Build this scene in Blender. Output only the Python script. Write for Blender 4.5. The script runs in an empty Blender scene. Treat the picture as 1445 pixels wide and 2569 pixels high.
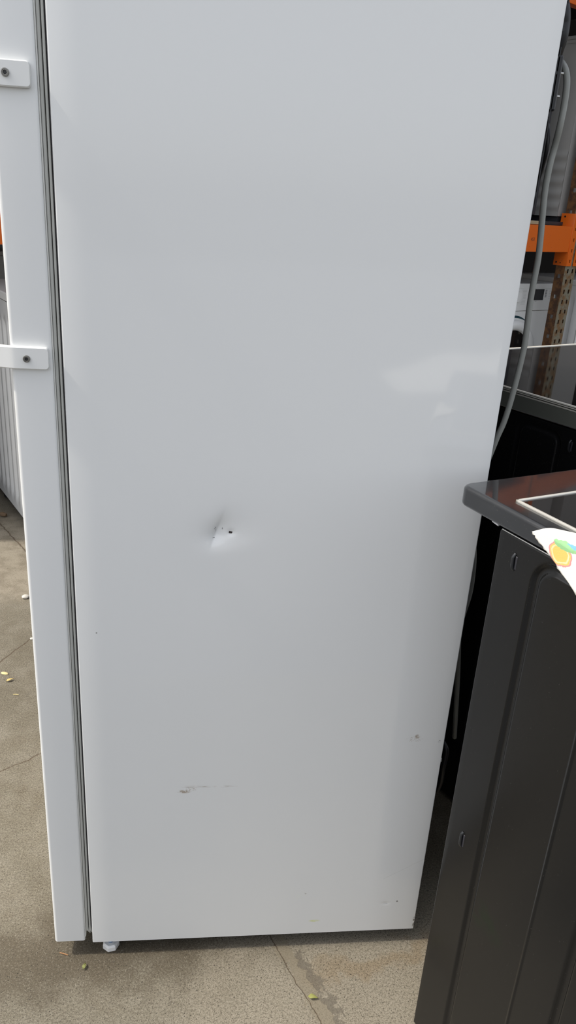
import bpy, bmesh, math, random
from mathutils import Vector, Matrix
import numpy as np
random.seed(7)
S = bpy.context.scene
C = S.collection

# ------------------------------------------------------------------ camera
W, H, F = 1445.0, 2569.0, 1930.0
def cam_frame(vp=(419.0, 6046.0), depth=0.57, zb=0.03):
    v = np.array([vp[0]-W/2, vp[1]-H/2, F]); up = -v/np.linalg.norm(v)
    a = np.array([232-W/2, 2364-H/2, F]); b = np.array([1037-W/2, 2329-H/2, F])
    d = np.cross(np.cross(a, b), up); d /= np.linalg.norm(d)
    if d[0] < 0: d = -d
    R = np.stack([d, np.cross(up, d), up])
    a, b = R@a, R@b
    s = np.linalg.lstsq(np.stack([a, -b], 1), np.array([-depth, 0, 0]), rcond=None)[0]
    return R, -s[0]*a + np.array([0, 0, zb])
RC, CC = cam_frame()
cam_data = bpy.data.cameras.new('camera')
cam = bpy.data.objects.new('camera', cam_data); C.objects.link(cam)
cam_data.sensor_fit = 'VERTICAL'; cam_data.sensor_height = 36.0
cam_data.lens = 36.0*F/H; cam_data.clip_start = 0.02
M = Matrix([[RC[i][0], -RC[i][1], -RC[i][2], CC[i]] for i in range(3)] + [[0, 0, 0, 1]])
cam.matrix_world = M
S.camera = cam

# ------------------------------------------------------------------ light
S.view_settings.view_transform = 'Standard'
S.view_settings.look = 'None'
S.view_settings.exposure = 0.0
S.view_settings.gamma = 1.0
S.view_settings.use_curve_mapping = False
world = bpy.data.worlds.new('sky'); S.world = world; world.use_nodes = True
wn = world.node_tree; bgn = wn.nodes['Background']
sky = wn.nodes.new('ShaderNodeTexSky'); sky.sky_type = 'NISHITA'; sky.sun_disc = False
sky.sun_elevation = math.radians(52); sky.sun_rotation = math.radians(-88)
sky.air_density = 1.0; sky.dust_density = 3.0; sky.ozone_density = 1.0
hs = wn.nodes.new('ShaderNodeHueSaturation'); hs.inputs['Saturation'].default_value = 0.32
wn.links.new(sky.outputs[0], hs.inputs['Color']); wn.links.new(hs.outputs[0], bgn.inputs['Color'])
bgn.inputs['Strength'].default_value = 0.285
sun_d = bpy.data.lights.new('sun', 'SUN'); sun_d.energy = 3.1; sun_d.angle = math.radians(2.4)
sun_d.color = (1.0, 0.94, 0.84)
sun = bpy.data.objects.new('sun', sun_d); C.objects.link(sun)
SUN_EL = math.radians(52); SUN_AZ = math.radians(0.2)
sd = Vector((math.cos(SUN_EL)*math.cos(SUN_AZ), math.cos(SUN_EL)*math.sin(SUN_AZ), -math.sin(SUN_EL)))
sun.rotation_euler = sd.to_track_quat('-Z', 'Y').to_euler()

# ------------------------------------------------------------------ helpers
def ray(px, py): return RC@np.array([px-W/2, py-H/2, F])
def on(px, py, axis, val):
    r = ray(px, py); t = (val-CC[axis])/r[axis]; return Vector(CC+t*r)
def onp(px, py, p, n):
    r = ray(px, py); n = np.array(n, float); t = n@(np.array(p)-CC)/(n@r); return Vector(CC+t*r)
def yawv(deg):
    a = math.radians(deg); return Vector((math.cos(a), math.sin(a), 0)), Vector((-math.sin(a), math.cos(a), 0))

def mat(name, col, rough=0.5, metal=0.0, spec=0.5, coat=0.0, coat_rough=0.05):
    m = bpy.data.materials.new(name); m.use_nodes = True
    b = m.node_tree.nodes['Principled BSDF']
    b.inputs['Base Color'].default_value = (*col, 1); b.inputs['Roughness'].default_value = rough
    b.inputs['Metallic'].default_value = metal; b.inputs['Specular IOR Level'].default_value = spec
    b.inputs['Coat Weight'].default_value = coat; b.inputs['Coat Roughness'].default_value = coat_rough
    return m
class NT:
    """small node-building helper"""
    def __init__(s, m): s.t = m.node_tree; s.b = s.t.nodes['Principled BSDF']
    def new(s, k, **kw):
        n = s.t.nodes.new(k)
        for a, v in kw.items(): setattr(n, a, v)
        return n
    def put(s, sock, v):
        if isinstance(v, bpy.types.NodeSocket): s.t.links.new(v, sock)
        else: sock.default_value = v
    def coord(s, what='Object'): return s.new('ShaderNodeTexCoord').outputs[what]
    def noise(s, vec, scale, detail=4, rough=0.55, out='Fac'):
        n = s.new('ShaderNodeTexNoise'); s.put(n.inputs['Vector'], vec); n.inputs['Scale'].default_value = scale
        n.inputs['Detail'].default_value = detail; n.inputs['Roughness'].default_value = rough; return n.outputs[out]
    def math(s, op, a, b=0.0, clamp=False):
        n = s.new('ShaderNodeMath', operation=op, use_clamp=clamp); s.put(n.inputs[0], a); s.put(n.inputs[1], b); return n.outputs[0]
    def vmath(s, op, a, b=(0, 0, 0), out=0):
        n = s.new('ShaderNodeVectorMath', operation=op); s.put(n.inputs[0], a); s.put(n.inputs[1], b); return n.outputs[out]
    def ramp(s, v, lo, hi, a=0.0, b=1.0):
        n = s.new('ShaderNodeMapRange', clamp=True); n.interpolation_type = 'SMOOTHSTEP'
        s.put(n.inputs[0], v)
        for i, q in enumerate((lo, hi, a, b)): n.inputs[i+1].default_value = q
        return n.outputs[0]
    def mix(s, fac, a, b):
        n = s.new('ShaderNodeMix', data_type='RGBA'); s.put(n.inputs[0], fac)
        s.put(n.inputs[6], (*a, 1) if isinstance(a, tuple) else a); s.put(n.inputs[7], (*b, 1) if isinstance(b, tuple) else b)
        return n.outputs[2]
    def ellipse(s, vec, c, r):
        """normalised distance from an ellipsoid centre (1 at its surface)"""
        return s.vmath('LENGTH', s.vmath('DIVIDE', s.vmath('SUBTRACT', vec, c), r), out=1)
    def segment(s, vec, a, b):
        """distance to a segment"""
        a, b = Vector(a), Vector(b); ab = b-a
        pa = s.vmath('SUBTRACT', vec, tuple(a))
        t = s.math('DIVIDE', s.vmath('DOT_PRODUCT', pa, tuple(ab), out=1), ab.length_squared, clamp=True)
        sc = s.new('ShaderNodeVectorMath', operation='SCALE'); sc.inputs[0].default_value = ab; s.put(sc.inputs[3], t)
        return s.vmath('LENGTH', s.vmath('SUBTRACT', pa, sc.outputs[0]), out=1)
    def bump(s, h, strength, dist=0.002):
        n = s.new('ShaderNodeBump'); s.put(n.inputs['Height'], h); n.inputs['Strength'].default_value = strength
        n.inputs['Distance'].default_value = dist; s.t.links.new(n.outputs[0], s.b.inputs['Normal'])
    def color(s, v): s.t.links.new(v, s.b.inputs['Base Color'])
    def rough(s, v): s.t.links.new(v, s.b.inputs['Roughness'])

def thing(name, label, cat, loc=(0, 0, 0), rotz=0.0, group=None):
    o = bpy.data.objects.new(name, None); C.objects.link(o); o.empty_display_size = 0.1
    o.location = loc; o.rotation_euler = (0, 0, rotz); o['label'] = label; o['category'] = cat
    if group: o['group'] = group
    return o
def tag(o, label, cat, group=None):
    o['label'] = label; o['category'] = cat
    if group: o['group'] = group
    return o
def smooth_angle(me, deg=35):
    me.polygons.foreach_set('use_smooth', [True]*len(me.polygons))
    try: me.set_sharp_from_angle(angle=math.radians(deg))
    except Exception: pass
def link(name, me, m, parent=None, smooth=35, label=None):
    me.materials.clear(); me.materials.append(m)
    if smooth: smooth_angle(me, smooth)
    o = bpy.data.objects.new(name, me); C.objects.link(o)
    if parent: o.parent = parent
    if label: o['label'] = label
    return o
def from_bm(bm, name):
    bmesh.ops.recalc_face_normals(bm, faces=bm.faces[:])
    me = bpy.data.meshes.new(name); bm.to_mesh(me); bm.free(); return me
def box_bm(lo, hi, bev=0.0, seg=2, bm=None):
    own = bm is None
    b = bmesh.new()
    r = bmesh.ops.create_cube(b, size=1.0)
    for v in b.verts:
        v.co = Vector([lo[i]+(v.co[i]+0.5)*(hi[i]-lo[i]) for i in range(3)])
    if bev > 0: bmesh.ops.bevel(b, geom=b.edges[:], offset=bev, segments=seg, affect='EDGES', profile=0.5)
    if own: return b
    t = bpy.data.meshes.new('t'); b.to_mesh(t); b.free(); bm.from_mesh(t); bpy.data.meshes.remove(t); return bm
def wnorm(o):
    o.modifiers.new('normals', 'WEIGHTED_NORMAL').keep_sharp = True; return o
def box(name, lo, hi, m, parent=None, bev=0.0, seg=2, label=None):
    o = link(name, from_bm(box_bm(lo, hi, bev, seg), name), m, parent, label=label)
    return wnorm(o) if bev > 0 else o
def pyd(name, v, f, m, parent=None, smooth=35, label=None):
    me = bpy.data.meshes.new(name); me.from_pydata([tuple(p) for p in v], [], f); me.update()
    return link(name, me, m, parent, smooth, label)
def tube_geo(pts, r, n=10, closed_ends=True):
    pts = [Vector(p) for p in pts]; rr = r if isinstance(r, (list, tuple)) else [r]*len(pts)
    V, Fc = [], []
    up = Vector((0.123, 0.97, 0.2)).normalized()
    for i, p in enumerate(pts):
        t = (pts[min(i+1, len(pts)-1)]-pts[max(i-1, 0)]).normalized()
        u = (up-t*up.dot(t)).normalized(); w = t.cross(u); up = u
        for k in range(n):
            a = 2*math.pi*k/n; V.append(p+(u*math.cos(a)+w*math.sin(a))*rr[i])
    for i in range(len(pts)-1):
        for k in range(n):
            k2 = (k+1) % n; Fc.append((i*n+k, i*n+k2, (i+1)*n+k2, (i+1)*n+k))
    if closed_ends:
        Fc.append(tuple(range(n))[::-1]); Fc.append(tuple(range((len(pts)-1)*n, len(pts)*n)))
    return V, Fc
def spline(pts, n=8):
    pts = [Vector(p) for p in pts]; out = []
    for i in range(len(pts)-1):
        p0, p1, p2, p3 = pts[max(i-1, 0)], pts[i], pts[i+1], pts[min(i+2, len(pts)-1)]
        for k in range(n):
            t = k/n
            out.append(0.5*((2*p1)+(p2-p0)*t+(2*p0-5*p1+4*p2-p3)*t*t+(3*p1-p0-3*p2+p3)*t**3))
    return out+[pts[-1]]
def tube(name, pts, r, m, parent=None, n=10, label=None):
    v, f = tube_geo(pts, r, n); return pyd(name, v, f, m, parent, 50, label)
def lathe_geo(prof, n=24, axis='z', c=(0, 0, 0)):
    V, Fc = [], []
    for (r, h) in prof:
        for k in range(n):
            a = 2*math.pi*k/n; x, y = r*math.cos(a), r*math.sin(a)
            p = (x, y, h) if axis == 'z' else ((x, h, y) if axis == 'y' else (h, x, y))
            V.append((p[0]+c[0], p[1]+c[1], p[2]+c[2]))
    for i in range(len(prof)-1):
        for k in range(n):
            k2 = (k+1) % n; Fc.append((i*n+k, i*n+k2, (i+1)*n+k2, (i+1)*n+k))
    Fc.append(tuple(range(n))[::-1]); Fc.append(tuple(range((len(prof)-1)*n, len(prof)*n)))
    return V, Fc
def lathe(name, prof, m, parent=None, n=24, axis='z', c=(0, 0, 0), smooth=35, label=None):
    v, f = lathe_geo(prof, n, axis, c)
    o = pyd(name, v, f, m, parent, 0, label)
    bm = bmesh.new(); bm.from_mesh(o.data); bmesh.ops.recalc_face_normals(bm, faces=bm.faces[:]); bm.to_mesh(o.data); bm.free()
    if smooth: smooth_angle(o.data, smooth)
    return o
def prism_bm(poly, axis, lo, hi, bev=0.0, seg=2):
    """extrude a 2-D polygon along an axis ('x','y','z')"""
    b = bmesh.new()
    def P(u, v, w): return {'x': (w, u, v), 'y': (u, w, v), 'z': (u, v, w)}[axis]
    vs = [b.verts.new(P(u, v, lo)) for u, v in poly]; f = b.faces.new(vs)
    r = bmesh.ops.extrude_face_region(b, geom=[f])
    d = Vector(P(0, 0, hi-lo))
    bmesh.ops.translate(b, verts=[g for g in r['geom'] if isinstance(g, bmesh.types.BMVert)], vec=d)
    if bev > 0:
        bmesh.ops.recalc_face_normals(b, faces=b.faces[:])
        ed = [e for e in b.edges if len(e.link_faces) == 2 and e.calc_face_angle(0) > 0.6]
        bmesh.ops.bevel(b, geom=ed, offset=bev, segments=seg, affect='EDGES', profile=0.5)
    return b
def prism(name, poly, axis, lo, hi, m, parent=None, bev=0.0, seg=2, label=None):
    o = link(name, from_bm(prism_bm(poly, axis, lo, hi, bev, seg), name), m, parent, label=label)
    return wnorm(o) if bev > 0 else o
def rrect(x0, y0, x1, y1, r, n=5):
    out = []
    for cx, cy, a0 in ((x1-r, y1-r, 0), (x0+r, y1-r, 90), (x0+r, y0+r, 180), (x1-r, y0+r, 270)):
        for k in range(n+1):
            a = math.radians(a0+90*k/n); out.append((cx+r*math.cos(a), cy+r*math.sin(a)))
    return out
def copy_tree(o, parent=None):
    c = o.copy(); C.objects.link(c); c.parent = parent
    for ch in [k for k in C.objects if k.parent == o]: copy_tree(ch, c)
    return c
def grid_sheet(name, us, vs, func, m, parent=None, smooth=60, label=None):
    nu = len(us); V = [func(u, v) for v in vs for u in us]
    Fc = [(j*nu+i, j*nu+i+1, (j+1)*nu+i+1, (j+1)*nu+i) for j in range(len(vs)-1) for i in range(nu-1)]
    return pyd(name, V, Fc, m, parent, smooth, label)
def steps(stops):
    """[(value, step to next)...] -> list of coordinates"""
    out = []
    for (a, st), (b, _) in zip(stops[:-1], stops[1:]):
        n = max(1, round((b-a)/st)); out += [a+(b-a)*k/n for k in range(n)]
    return out+[stops[-1][0]]
def sstep(a, b, x):
    t = min(1, max(0, (x-a)/(b-a))); return t*t*(3-2*t)

# ------------------------------------------------------------------ materials
PLAIN_WHITE = mat('white plastic', (0.80, 0.80, 0.78), 0.32)
GASKET = mat('grey rubber seal', (0.42, 0.42, 0.39), 0.55)
GASKET_DARK = mat('dark seal gap', (0.012, 0.012, 0.014), 0.8)
STEEL = mat('brushed steel', (0.62, 0.61, 0.58), 0.28, 1.0)
DARK_STEEL = mat('dark steel', (0.28, 0.27, 0.25), 0.4, 1.0)
BLACK_PAINT = mat('black paint', (0.015, 0.015, 0.017), 0.35)
BLACK_RUBBER = mat('black rubber', (0.012, 0.012, 0.014), 0.45)
GREY_PVC = mat('grey cable sheath', (0.30, 0.305, 0.28), 0.36)
ALU = mat('aluminium trim', (0.80, 0.77, 0.70), 0.38, 0.6)
CREAM_ALU = mat('warm aluminium', (0.86, 0.82, 0.72), 0.42, 0.3)
DARK_TRIM = mat('olive grey steel trim', (0.20, 0.205, 0.175), 0.38, 0.35)
BLACK_ENAMEL = mat('black enamel', (0.016, 0.017, 0.019), 0.22, 0.0, 0.5)
BLACK_GLASS = mat('black ceramic glass', (0.010, 0.009, 0.009), 0.03, 0.0, 0.6)
ORANGE = mat('orange rack paint', (0.80, 0.145, 0.010), 0.38)
GREY_APPL = mat('grey painted sheet', (0.40, 0.39, 0.37), 0.45)
DARK_APPL = mat('dark sheet', (0.03, 0.03, 0.036), 0.5)
DISPLAY = mat('black display', (0.012, 0.013, 0.016), 0.12)
INK = mat('grey print', (0.28, 0.28, 0.29), 0.5)
INK_LIGHT = mat('pale grey print', (0.50, 0.50, 0.49), 0.5)
INK_BROWN = mat('faded stamp', (0.20, 0.05, 0.02), 0.6)
TEAL = mat('dark teal recess', (0.02, 0.06, 0.075), 0.3)

def white_enamel():
    m = mat('white enamel', (0.78, 0.785, 0.775), 0.16, 0.0, 0.5)
    n = NT(m); co = n.coord()
    n.bump(n.noise(co, 3.0, 1), 0.03, 0.01)
    return m
WHITE = white_enamel()
def panel_enamel():
    """white enamel of the dented side with its scuffs (coordinates in metres on the side)"""
    m = mat('white enamel with scuffs', (0.78, 0.785, 0.775), 0.06)
    n = NT(m); co = n.coord()
    fine = n.noise(co, 420, 4, 0.65); fine2 = n.noise(co, 160, 3, 0.6)
    stretch = n.vmath('MULTIPLY', co, (60, 1, 900)); streak = n.noise(stretch, 1.0, 3, 0.6)
    col = (0.78, 0.785, 0.775)
    def mark(col, c, r, tint, nz, lo, hi, amount=0.85):
        d = n.ellipse(co, c, r)
        k = n.math('MULTIPLY', n.ramp(d, 0.35, 1.0, 1, 0), n.ramp(nz, lo, hi))
        return n.mix(n.math('MULTIPLY', k, amount), col, tint)
    def px(x, y): p = on(x, y, 1, 0.0); return (p.x, 0.0, p.z)
    brown = (0.36, 0.29, 0.22)
    col = mark(col, px(462, 1986), (0.013, 1, 0.0045), brown, fine2, 0.42, 0.52)
    col = mark(col, px(480, 1980), (0.011, 1, 0.0045), brown, fine, 0.50, 0.58)
    col = mark(col, px(490, 1974), (0.030, 1, 0.0028), (0.42, 0.38, 0.33), streak, 0.47, 0.60)
    col = mark(col, px(555, 1973), (0.034, 1, 0.0025), (0.50, 0.47, 0.43), streak, 0.50, 0.62)
    col = mark(col, px(1047, 1848), (0.0055, 1, 0.0055), brown, fine2, 0.42, 0.55)
    col = mark(col, px(1040, 1855), (0.016, 1, 0.007), brown, fine, 0.54, 0.60, 0.8)
    col = mark(col, px(1045, 1875), (0.013, 1, 0.010), (0.55, 0.50, 0.44), fine, 0.60, 0.66, 0.6)
    col = mark(col, px(788, 2310), (0.012, 1, 0.0034), (0.66, 0.70, 0.30), fine2, 0.22, 0.55, 0.75)
    col = mark(col, px(996, 2261), (0.0024, 1, 0.0024), (0.05, 0.04, 0.04), fine, 0.40, 0.46)
    col = mark(col, px(967, 2267), (0.0060, 1, 0.0014), (0.40, 0.40, 0.40), fine, 0.40, 0.50, 0.6)
    col = mark(col, px(766, 2242), (0.0024, 1, 0.0020), (0.30, 0.27, 0.24), fine, 0.40, 0.5)
    col = mark(col, px(1103, 1859), (0.0030, 1, 0.0045), (0.06, 0.06, 0.06), fine, 0.50, 0.56)
    col = mark(col, px(1037, 2312), (0.0025, 1, 0.016), (0.10, 0.07, 0.04), fine2, 0.44, 0.52)
    col = mark(col, px(242, 1588), (0.0016, 1, 0.0016), (0.20, 0.19, 0.18), fine, 0.3, 0.4)
    col = mark(col, px(540, 1333), (0.0022, 1, 0.0065), (0.16, 0.15, 0.15), fine, 0.53, 0.58)
    col = mark(col, px(537, 1354), (0.0034, 1, 0.0010), (0.14, 0.13, 0.13), fine, 0.46, 0.52)
    col = mark(col, px(558, 1331), (0.0012, 1, 0.0025), (0.22, 0.21, 0.21), fine, 0.40, 0.5)
    # hairline scratch towards the lower rear corner
    wob = n.vmath('SCALE', n.vmath('SUBTRACT', n.noise(co, 30, 2, out='Color'), (0.5, 0.5, 0.5)))
    wob.node.inputs[3].default_value = 0.004
    d = n.segment(n.vmath('MULTIPLY', n.vmath('ADD', co, wob), (1, 0, 1)), px(962, 2205), px(1075, 2150))
    col = n.mix(n.ramp(d, 0.0, 0.0006, 0.28, 0.0), col, (0.40, 0.39, 0.37))
    n.color(col)
    return m
PANEL = panel_enamel()

def concrete():
    m = mat('worn concrete', (0.3, 0.27, 0.2), 0.85, 0.0, 0.3)
    n = NT(m); co = n.coord()
    big = n.noise(co, 2.1, 4, 0.6); mid = n.noise(co, 14, 6, 0.62); fine = n.noise(co, 620, 3, 0.62); grain = n.noise(co, 260, 3, 0.6); pit = n.noise(co, 400, 1, 0.5)
    col = n.mix(n.ramp(big, 0.32, 0.66), (0.137, 0.118, 0.083), (0.194, 0.173, 0.129))
    col = n.mix(n.ramp(mid, 0.38, 0.70, 0.0, 0.55), col, (0.252, 0.229, 0.181))
    col = n.mix(n.ramp(n.noise(co, 6.3, 6, 0.65), 0.50, 0.70, 0.0, 0.55), col, (0.130, 0.106, 0.071))
    col = n.mix(n.ramp(n.noise(co, 40, 4, 0.6), 0.55, 0.75, 0.0, 0.35), col, (0.126, 0.112, 0.089))
    # paler ground right of the crack, damp brown stain left of it
    def gg(x, y): p = on(x, y, 2, 0.0); return (p.x, p.y, 0.0)
    warp = n.vmath('SCALE', n.vmath('SUBTRACT', n.noise(co, 7, 5, 0.62, 'Color'), (0.5, 0.5, 0.5))); warp.node.inputs[3].default_value = 0.32
    cw = n.vmath('ADD', co, warp)
    col = n.mix(n.ramp(n.ellipse(cw, gg(900, 2500), (0.34, 0.30, 1)), 0.5, 1.15, 0.7, 0.0), col, (0.292, 0.257, 0.196))
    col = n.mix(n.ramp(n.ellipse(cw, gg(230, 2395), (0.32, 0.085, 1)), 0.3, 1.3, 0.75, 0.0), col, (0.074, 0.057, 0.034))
    col = n.mix(n.ramp(n.ellipse(cw, gg(960, 2405), (0.16, 0.03, 1)), 0.3, 1.2, 0.45, 0.0), col, (0.200, 0.134, 0.065))
    smooth = n.ramp(n.ellipse(cw, gg(-60, 1390), (0.75, 0.42, 1)), 0.6, 1.05, 1.0, 0.0)
    col = n.mix(n.math('MULTIPLY', smooth, 0.75), col, n.mix(n.ramp(n.noise(co, 17, 5, 0.6), 0.4, 0.66), (0.315, 0.275, 0.210), (0.205, 0.172, 0.125)))
    # aggregate: dark and pale grains, open pores
    v = n.math('ADD', n.math('MULTIPLY', fine, 0.6), n.math('MULTIPLY', grain, 0.4))
    col = n.mix(n.math('MULTIPLY', n.ramp(v, 0.38, 0.55, 0.72, 0.0), n.ramp(smooth, 0.0, 1.0, 1.0, 0.35)), col, (0.063, 0.052, 0.037))
    col = n.mix(n.ramp(v, 0.52, 0.68, 0.0, 0.55), col, (0.348, 0.320, 0.262))
    pits = n.ramp(pit, 0.29, 0.36, 1.0, 0.0)
    col = n.mix(n.math('MULTIPLY', pits, 0.85), col, (0.021, 0.018, 0.014))
    wob = n.vmath('SCALE', n.vmath('SUBTRACT', n.noise(co, 30, 4, 0.6, 'Color'), (0.5, 0.5, 0.5))); wob.node.inputs[3].default_value = 0.018
    wc = n.vmath('MULTIPLY', n.vmath('ADD', co, wob), (1, 1, 0))
    cracks = None
    def g(x, y): p = on(x, y, 2, 0.0); return (p.x, p.y, 0.0)
    lines = [(g(670, 2335), g(742, 2462), 0.0016), (g(742, 2462), g(830, 2600), 0.0016), (g(-40, 1270), g(80, 1400), 0.005),
             (g(-60, 1705), g(95, 1590), 0.0035), (g(-60, 1965), g(115, 1885), 0.003)]
    for a, b, wd in lines:
        k = n.ramp(n.segment(wc, a, b), 0.0, wd, 1.0, 0.0)
        cracks = k if cracks is None else n.math('MAXIMUM', cracks, k)
    # patched strip beside the long crack with ragged grey edges
    wob2 = n.vmath('SCALE', n.vmath('SUBTRACT', n.noise(co, 42, 5, 0.65, 'Color'), (0.5, 0.5, 0.5))); wob2.node.inputs[3].default_value = 0.055
    w2 = n.vmath('MULTIPLY', n.vmath('ADD', co, wob2), (1, 1, 0))
    strip = n.ramp(n.segment(w2, g(700, 2360), g(838, 2590)), 0.010, 0.0125, 0.6, 0.0)
    col = n.mix(strip, col, (0.189, 0.160, 0.112))
    ragged = n.math('MULTIPLY', n.ramp(n.segment(w2, g(752, 2398), g(880, 2600)), 0.009, 0.011, 1, 0), n.ramp(n.noise(co, 24, 4, 0.6), 0.44, 0.50))
    col = n.mix(n.math('MULTIPLY', ragged, 0.7), col, (0.111, 0.095, 0.073))
    col = n.mix(n.math('MULTIPLY', cracks, 0.8), col, (0.067, 0.043, 0.025))
    n.color(col)
    h = n.math('ADD', n.math('MULTIPLY', v, 0.5), n.math('MULTIPLY', pits, -0.5))
    h = n.math('ADD', h, n.math('MULTIPLY', cracks, -0.8)); h = n.math('ADD', h, n.math('MULTIPLY', ragged, -0.35))
    n.bump(h, 0.45, 0.002)
    return m
CONCRETE = concrete()

def rusty():
    m = mat('galvanised steel with rust', (0.3, 0.29, 0.24), 0.6, 0.0)
    n = NT(m); co = n.coord()
    a = n.noise(co, 18, 5, 0.65)
    col = n.mix(n.ramp(a, 0.42, 0.60), (0.235, 0.215, 0.155), (0.21, 0.115, 0.045))
    col = n.mix(n.ramp(n.noise(co, 60, 4, 0.6), 0.55, 0.7, 0, 0.7), col, (0.10, 0.05, 0.025))
    n.color(col); n.bump(a, 0.2, 0.002); return m
RUSTY = rusty()
def rust_side():
    m = mat('rusted steel', (0.2, 0.1, 0.04), 0.7)
    n = NT(m); co = n.coord()
    n.color(n.mix(n.ramp(n.noise(co, 24, 5, 0.65), 0.38, 0.62), (0.17, 0.078, 0.026), (0.065, 0.030, 0.015))); return m
RUST = rust_side()
def worn_orange():
    m = mat('worn orange rack paint', (0.80, 0.145, 0.010), 0.36)
    n = NT(m); co = n.coord()
    k = n.ramp(n.noise(co, 55, 4, 0.7), 0.66, 0.72, 0.0, 0.8)
    n.color(n.mix(k, (0.80, 0.150, 0.010), (0.16, 0.09, 0.06))); return m
ORANGE = worn_orange()
def wood():
    m = mat('pale board', (0.42, 0.32, 0.19), 0.8)
    n = NT(m); co = n.vmath('MULTIPLY', n.coord(), (4, 40, 60))
    n.color(n.mix(n.noise(co, 1.0, 4), (0.30, 0.22, 0.12), (0.52, 0.42, 0.27))); return m
WOOD = wood()
def black_side():
    """pressed side sheet of the ranges: black paint with dust specks and a dull green patch"""
    m = mat('black painted sheet', (0.009, 0.009, 0.009), 0.20, 0.0, 0.32)
    n = NT(m); co = n.coord()
    sp = n.ramp(n.noise(co, 620, 1, 0.5), 0.76, 0.79, 0.0, 0.25)
    col = n.mix(sp, (0.0085, 0.0085, 0.0085), (0.20, 0.19, 0.17))
    sm = n.math('MULTIPLY', n.ramp(n.ellipse(co, (0.008, -0.178, 0.345), (1, 0.045, 0.035)), 0.3, 1.0, 1, 0), n.ramp(n.noise(co, 45, 4, 0.6), 0.42, 0.62))
    n.color(n.mix(n.math('MULTIPLY', sm, 0.5), col, (0.005, 0.013, 0.006)))
    n.rough(n.ramp(n.noise(co, 5, 1, 0.5), 0.3, 0.7, 0.17, 0.26)); return m
BLACK_SIDE = black_side()
def dusty_enamel():
    m = mat('dusty black enamel', (0.011, 0.012, 0.014), 0.36, 0.0, 0.35, 1.0, 0.05)
    n = NT(m); co = n.coord()
    sp = n.ramp(n.noise(co, 560, 1, 0.5), 0.75, 0.78, 0.0, 0.35)
    n.color(n.mix(sp, (0.014, 0.015, 0.017), (0.30, 0.26, 0.22)))
    n.rough(n.ramp(n.noise(co, 30, 3), 0.3, 0.7, 0.32, 0.40)); return m
DUSTY = dusty_enamel()

# ------------------------------------------------------------------ the setting
fl = pyd('floor', [(-16, -0.85, 0), (16, -0.85, 0), (16, 16, 0), (-16, 16, 0)], [(0, 1, 2, 3)], CONCRETE, smooth=0); fl['kind'] = 'structure'
def dark_yard():
    m = mat('dark_yard', (0.06, 0.06, 0.062), 0.9); n = NT(m); co = n.coord()
    n.color(n.mix(n.noise(co, 180, 3, 0.6), (0.07, 0.07, 0.072), (0.14, 0.14, 0.138))); return m
yd = pyd('floor_yard', [(-16, -16, 0), (16, -16, 0), (16, -0.85, 0), (-16, -0.85, 0)], [(0, 1, 2, 3)], dark_yard(), smooth=0); yd['kind'] = 'structure'  # unseen ground, made dark to cut the light bounced onto the refrigerator
# unseen pale sheet, added so a light patch is mirrored in the refrigerator side
def mirrored(px, py):
    """ground point seen by reflection in the plane of the refrigerator side (y = 0)"""
    p = np.array(on(px, py, 1, 0.0)); r = ray(px, py)*np.array([1, -1, 1]); q = p-r*(p[2]/r[2]); return (float(q[0]), float(q[1]))
reflector_outline = [mirrored(*p) for p in ((955, 940), (975, 932), (1010, 926), (1045, 915), (1075, 900), (1115, 889), (1170, 888), (1215, 896), (1245, 885), (1290, 872), (1290, 940), (1250, 957), (1200, 977), (1150, 986), (1010, 990), (985, 972))]
sl = prism('floor_reflector', reflector_outline, 'z', 0.0, 0.012, mat('pale reflector', (0.80, 0.78, 0.72), 0.9)); sl['kind'] = 'structure'
# the shop behind: rack row runs at RY degrees, its back wall and roof follow it
RY = 34.2
r1, r2 = yawv(RY)
BEAM_Z = 1.05
rack_p = on(1325, 632, 2, BEAM_Z); rack_o = Vector((rack_p.x, rack_p.y, 0))
def rk(a, b, z=0.0): return rack_o + r1*a + r2*b + Vector((0, 0, z))
WALLM = mat('dark shop wall', (0.055, 0.048, 0.044), 0.8)
def wall(name, a0, b0, a1, b1, z0, z1, m=WALLM):
    d = 0.08
    vs = [rk(a0, b0, z0), rk(a1, b0, z0), rk(a1, b1, z0), rk(a0, b1, z0), rk(a0, b0, z1), rk(a1, b0, z1), rk(a1, b1, z1), rk(a0, b1, z1)]
    o = pyd(name, vs, [(0, 3, 2, 1), (4, 5, 6, 7), (0, 1, 5, 4), (1, 2, 6, 5), (2, 3, 7, 6), (3, 0, 4, 7)], m, smooth=0); o['kind'] = 'structure'; return o
wall('wall_back', -3.4, 2.2, 6, 2.3, 0.0, 4.2)
wall('wall_sun_block', -3.5, 0.32, -3.4, 2.3, 0.0, 4.2)  # unseen wall added to keep the sun off the ribbed washer
wall('wall_right', 3.2, -3.2, 3.3, 2.2, 0.0, 4.2)
wall('ceiling', -3.4, -0.9, 6, 2.3, 4.2, 4.3, mat('roof sheet', (0.20, 0.19, 0.18), 0.6))

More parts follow.
